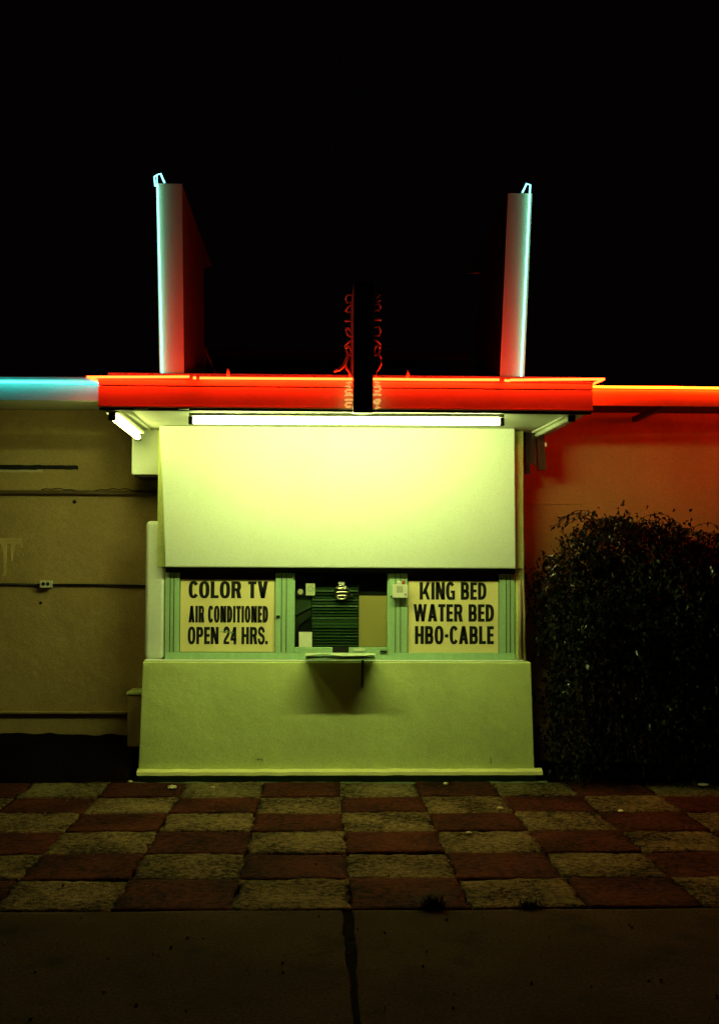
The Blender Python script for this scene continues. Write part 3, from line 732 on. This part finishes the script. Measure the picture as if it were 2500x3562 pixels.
# counter shelf with a warped sheet on top
sh = thing('counter_shelf', (.17, 9.2, .90), 'small shelf below the service window', 'shelf')
MB().box(-.090, .434, 9.095, 9.298, .925, .941).build('shelf_board', M['green'], sh, bev=.002)
MB().prism([(9.296, .70), (9.296, .9245), (9.14, .9245), (9.285, .70)], .335, .350, axis='x').build('bracket', M['dark'], sh)
m = MB(); m.bm.free(); bm = bmesh.new()
top, lo = [], []
nx, ny = 40, 8
def wz(x, t):
    u = (x + .094) / .531
    w = .952 + .016 * math.exp(-((u - .26) / .17) ** 2) - .003 * math.sin(u * 5) + .006 * max(0, u - .85) / .15
    return w * (1 - t) + .957 * t
G1 = [[bm.verts.new((-.094 + .531 * i / nx, 9.085 + .205 * j / ny, wz(-.094 + .531 * i / nx, j / ny))) for i in range(nx + 1)] for j in range(ny + 1)]
for j in range(ny):
    for i in range(nx):
        f = bm.faces.new((G1[j][i], G1[j][i + 1], G1[j + 1][i + 1], G1[j + 1][i])); f.smooth = True
me = bpy.data.meshes.new('sheet'); bm.to_mesh(me); bm.free()
o = link('warped_sheet', me, mat('pale_sheet', (.62, .72, .48), .6, var=.08, bump=.1))
sd = o.modifiers.new('solid', 'SOLIDIFY'); sd.thickness = .009; sd.offset = 1
tag(o, 'warped pale green sheet lying on the shelf under the service window', 'sheet')

# ------------------------------------------------------------------ wall services
def conduit(path, r, label, m='pipe'):
    return tag(MB().tube(path, r, 10).build('conduit', M[m]), label, 'conduit', 'conduits')
conduit([(-8.9, 9.872, 2.205), (-4, 9.872, 2.212), (-2.0, 9.872, 2.220), (-1.32, 9.872, 2.216)], .019, 'thick horizontal conduit high on the left wall')
w = []
for k in range(60):
    x = -2.25 + .93 * k / 59; w.append((x, 9.862, 2.240 + .010 * math.sin(k * .21) + .004 * math.sin(k * .9) + (.006 if k > 40 else 0)))
tag(MB().tube(w, .0045, 6).build('cable', M['dark']), 'thin dark cable sagging along the thick conduit', 'cable')
conduit([(-8.9, 9.884, 1.490), (-3, 9.884, 1.482), (-2.249, 9.884, 1.468)], .009, 'thin conduit from the left edge to the wall outlet', 'dark')
conduit([(-2.152, 9.884, 1.468), (-1.8, 9.884, 1.470), (-1.40, 9.884, 1.462)], .009, 'thin conduit from the wall outlet to the booth', 'dark')
ob = thing('outlet_box', (-2.2, 9.87, 1.44), 'white outlet box with two round holes on the left wall', 'outlet')
MB().box(-2.248, -2.153, 9.842, 9.898, 1.446, 1.502).build('box_body', M['white'], ob, bev=.003)
for x in (-2.219, -2.183): MB().disc((x, 1.476), .0145, 9.8385, 9.8415, 16).build('socket_hole', M['black'], ob)
cb = thing('meter_box', (-1.43, 9.7, .25), 'low plastered box beside the booth base at the foot of the wall', 'box')
MB().box(-1.492, -1.36, 9.60, 9.898, .20, .612).build('box_body', M['wall_olive'], cb, bev=.006)
MB().box(-1.500, -1.352, 9.59, 9.898, .6125, .632).build('lid', M['stucco'], cb, bev=.003)

# ------------------------------------------------------------------ bush
def bush():
    root = thing('bush', (2.9, 9.45, 0), 'dark dense bush with drooping shoots against the right wall', 'bush')
    rnd = random.Random(5)
    prof = [(1.64, 1.30), (1.70, 1.42), (1.78, 1.60), (1.9, 1.72), (2.0, 1.82), (2.14, 1.94), (2.33, 2.09), (2.52, 2.01), (2.73, 1.93), (2.95, 1.90), (3.12, 1.83), (3.6, 1.98), (4.2, 1.8), (4.7, 1.4)]
    def H(x):
        for (a, ha), (b, hb) in zip(prof, prof[1:]):
            if a <= x <= b: return (ha + (hb - ha) * (x - a) / (b - a)) * (1 + .07 * nz(x * 4.5, 3, 0) + .04 * nz(x * 11, 7, 0)) - .03
        return 0
    V, F, MI = [], [], []
    def leaf(p, d, up, L, w, mi):
        d = d.normalized(); s = d.cross(up)
        if s.length < .05: s = d.cross(Vector((1, 0, 0)))
        s.normalize(); n = s.cross(d).normalized()
        k = len(V); droop = Vector((0, 0, -.25 * L))
        a = p; c = p + d * L * .5 - n * w * .25; t = p + d * L + droop
        l1 = p + d * L * .45 + s * w; r1 = p + d * L * .45 - s * w
        V.extend([a, l1, c, r1, t])
        F.extend([(k, k + 2, k + 1), (k + 1, k + 2, k + 4), (k, k + 3, k + 2), (k + 2, k + 3, k + 4)]); MI.extend([mi] * 4)
    sticks = MB()
    def rv(): 
        return Vector((rnd.gauss(0, 1), rnd.gauss(0, 1), rnd.gauss(0, 1)))
    clumps = []
    for _ in range(3400):
        x = rnd.uniform(1.66, 4.65); h = H(x)
        z = h * (1 - rnd.random() ** 1.5 * .97)
        f = min(1, (h - z) / .5)
        yf = 9.42 - .42 * f + .26 * nz(x * 2.4, z * 2.4, 3)
        yb = 9.84
        y = yf + (yb - yf) * rnd.random() ** 2.2
        clumps.append((Vector((x, y, z)), .06 + .06 * rnd.random()))
    for c, r in clumps:
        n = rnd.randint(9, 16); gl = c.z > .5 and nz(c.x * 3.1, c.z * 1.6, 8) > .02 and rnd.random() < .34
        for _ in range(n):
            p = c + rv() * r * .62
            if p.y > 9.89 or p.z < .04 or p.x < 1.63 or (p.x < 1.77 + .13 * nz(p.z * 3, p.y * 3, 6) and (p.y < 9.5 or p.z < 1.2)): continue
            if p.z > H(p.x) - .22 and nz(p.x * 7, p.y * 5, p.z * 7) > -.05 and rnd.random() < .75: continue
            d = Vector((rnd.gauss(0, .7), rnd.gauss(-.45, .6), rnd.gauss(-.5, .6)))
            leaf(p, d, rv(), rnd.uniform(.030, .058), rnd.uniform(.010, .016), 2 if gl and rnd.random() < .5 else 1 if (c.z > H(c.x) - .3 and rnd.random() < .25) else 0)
    # arching shoots along the top and hanging in front
    tips = [(2.10, 9.25), (2.0, 9.4), (2.2, 9.3), (2.33, 9.2), (2.42, 9.3), (2.52, 9.3), (2.66, 9.2), (2.8, 9.4), (2.9, 9.25), (3.05, 9.3), (1.93, 9.3), (2.28, 9.4)] + [(rnd.uniform(1.75, 4.4), rnd.uniform(9.15, 9.6)) for _ in range(90)]
    for i, (x, y) in enumerate(tips):
        z = H(x) - .10; a = rnd.uniform(-math.pi, math.pi); q = []
        L = rnd.uniform(.16, .46); sx = -1 if rnd.random() < .6 else 1
        if x < 2.15 and sx < 0: L = min(L, (x - 1.7) * .55)
        for k in range(8):
            t = k / 7
            q.append(Vector((x + sx * L * .9 * t, y - .18 * t * rnd.uniform(.7, 1), z + L * (1.15 * t - 1.05 * t * t))))
        sticks.tube(q, .0022, 4)
        for k in range(1, 8):
            for _ in range(3):
                leaf(q[k] + rv() * .006, Vector((rnd.gauss(0, .6), rnd.gauss(-.2, .5), rnd.gauss(-.6, .4))), rv(), rnd.uniform(.022, .042), rnd.uniform(.007, .011), 1 if rnd.random() < .4 else 0)
    me = bpy.data.meshes.new('crown'); me.from_pydata([tuple(v) for v in V], [], F); me.update()
    for i, pl_ in enumerate(me.polygons): pl_.material_index = MI[i]
    link('crown', me, [M['leaf'], M['leaf_red'], M['leaf_gloss']], root)
    for i in range(26):
        x = rnd.uniform(1.9, 4.3); y = 9.68 + rnd.uniform(-.10, .12)
        q = [Vector((x, y, -.02))]
        for k in range(6):
            q.append(q[-1] + Vector((rnd.gauss(0, .06), rnd.gauss(-.01, .03), H(x) * .15)))
        sticks.tube(q, [.016, .014, .012, .010, .008, .006, .004], 6)
    sticks.build('trunk', M['bark'], root)
bush()

# ------------------------------------------------------------------ weeds and litter
def weed(x, y, h, n, label, seed):
    rnd = random.Random(seed); bm = bmesh.new()
    for _ in range(n):
        a = rnd.uniform(0, 2 * math.pi); out = rnd.uniform(.2, 1.0) * h * 1.1; hh = h * rnd.uniform(.5, 1.1); w = rnd.uniform(.002, .004)
        bx, by = x + rnd.gauss(0, .028), y + rnd.gauss(0, .012)
        s = Vector((-math.sin(a), math.cos(a), 0)) * w; prev = None
        for k in range(5):
            t = k / 4
            p = Vector((bx + math.cos(a) * out * t * t, by + math.sin(a) * out * .7 * t * t, -.02 + hh * (1.4 * t - .5 * t * t)))
            q = (bm.verts.new(p + s * (1 - t * .9)), bm.verts.new(p - s * (1 - t * .9)))
            if prev: bm.faces.new((prev[0], prev[1], q[1], q[0]))
            prev = q
    me = bpy.data.meshes.new('weed'); bm.to_mesh(me); bm.free()
    tag(link('weed', me, M['weed']), label, 'weed', 'weeds at the pavement edge')
weed(.56, 5.86, .105, 170, 'larger dark grass tuft at the edge of the paving', 1)
weed(1.02, 5.85, .075, 110, 'smaller dark grass tuft right of the larger tuft', 2)

m = MB(); m.bm.free(); bm = bmesh.new()
bmesh.ops.create_cone(bm, cap_ends=True, segments=24, radius1=.042, radius2=.038, depth=.008)
bmesh.ops.translate(bm, verts=bm.verts, vec=(2.884, 8.985, .014))
me = bpy.data.meshes.new('lid'); bm.to_mesh(me); bm.free()
tag(link('cup_lid', me, M['chip'], bev=.002), 'pale round cup lid lying on dark paving near the bush', 'litter')
def chip(x, y, r, label, seed):
    bm = bmesh.new(); bmesh.ops.create_icosphere(bm, subdivisions=2, radius=r)
    for v in bm.verts:
        v.co *= 1 + .45 * nz(v.co.x * 40 + seed, v.co.y * 40, v.co.z * 40); v.co.z *= .45
    bmesh.ops.translate(bm, verts=bm.verts, vec=(x, y, .006 + r * .3))
    me = bpy.data.meshes.new('pebble'); bm.to_mesh(me); bm.free()
    tag(link('pebble', me, M['chip']), label, 'pebble', 'pebbles on the paving')
chip(-1.056, 8.90, .034, 'largest pale rubble chip on the paving left of the shelf', 1)
chip(2.02, 8.04, .020, 'pale chip on dark paving far right of the booth', 2)
chip(1.232, 8.15, .018, 'pale chip on a red slab before the right window', 3)
chip(.966, 9.06, .020, 'flat pale chip against the booth footing right of the shelf', 4)
chip(-1.40, 9.16, .018, 'pale chip at the left corner of the booth base', 5)
chip(.93, 7.40, .018, 'pale flake on a red slab in the middle rows', 6)
chip(-.76, 8.93, .014, 'tiny pale chip just left of the shelf', 8)
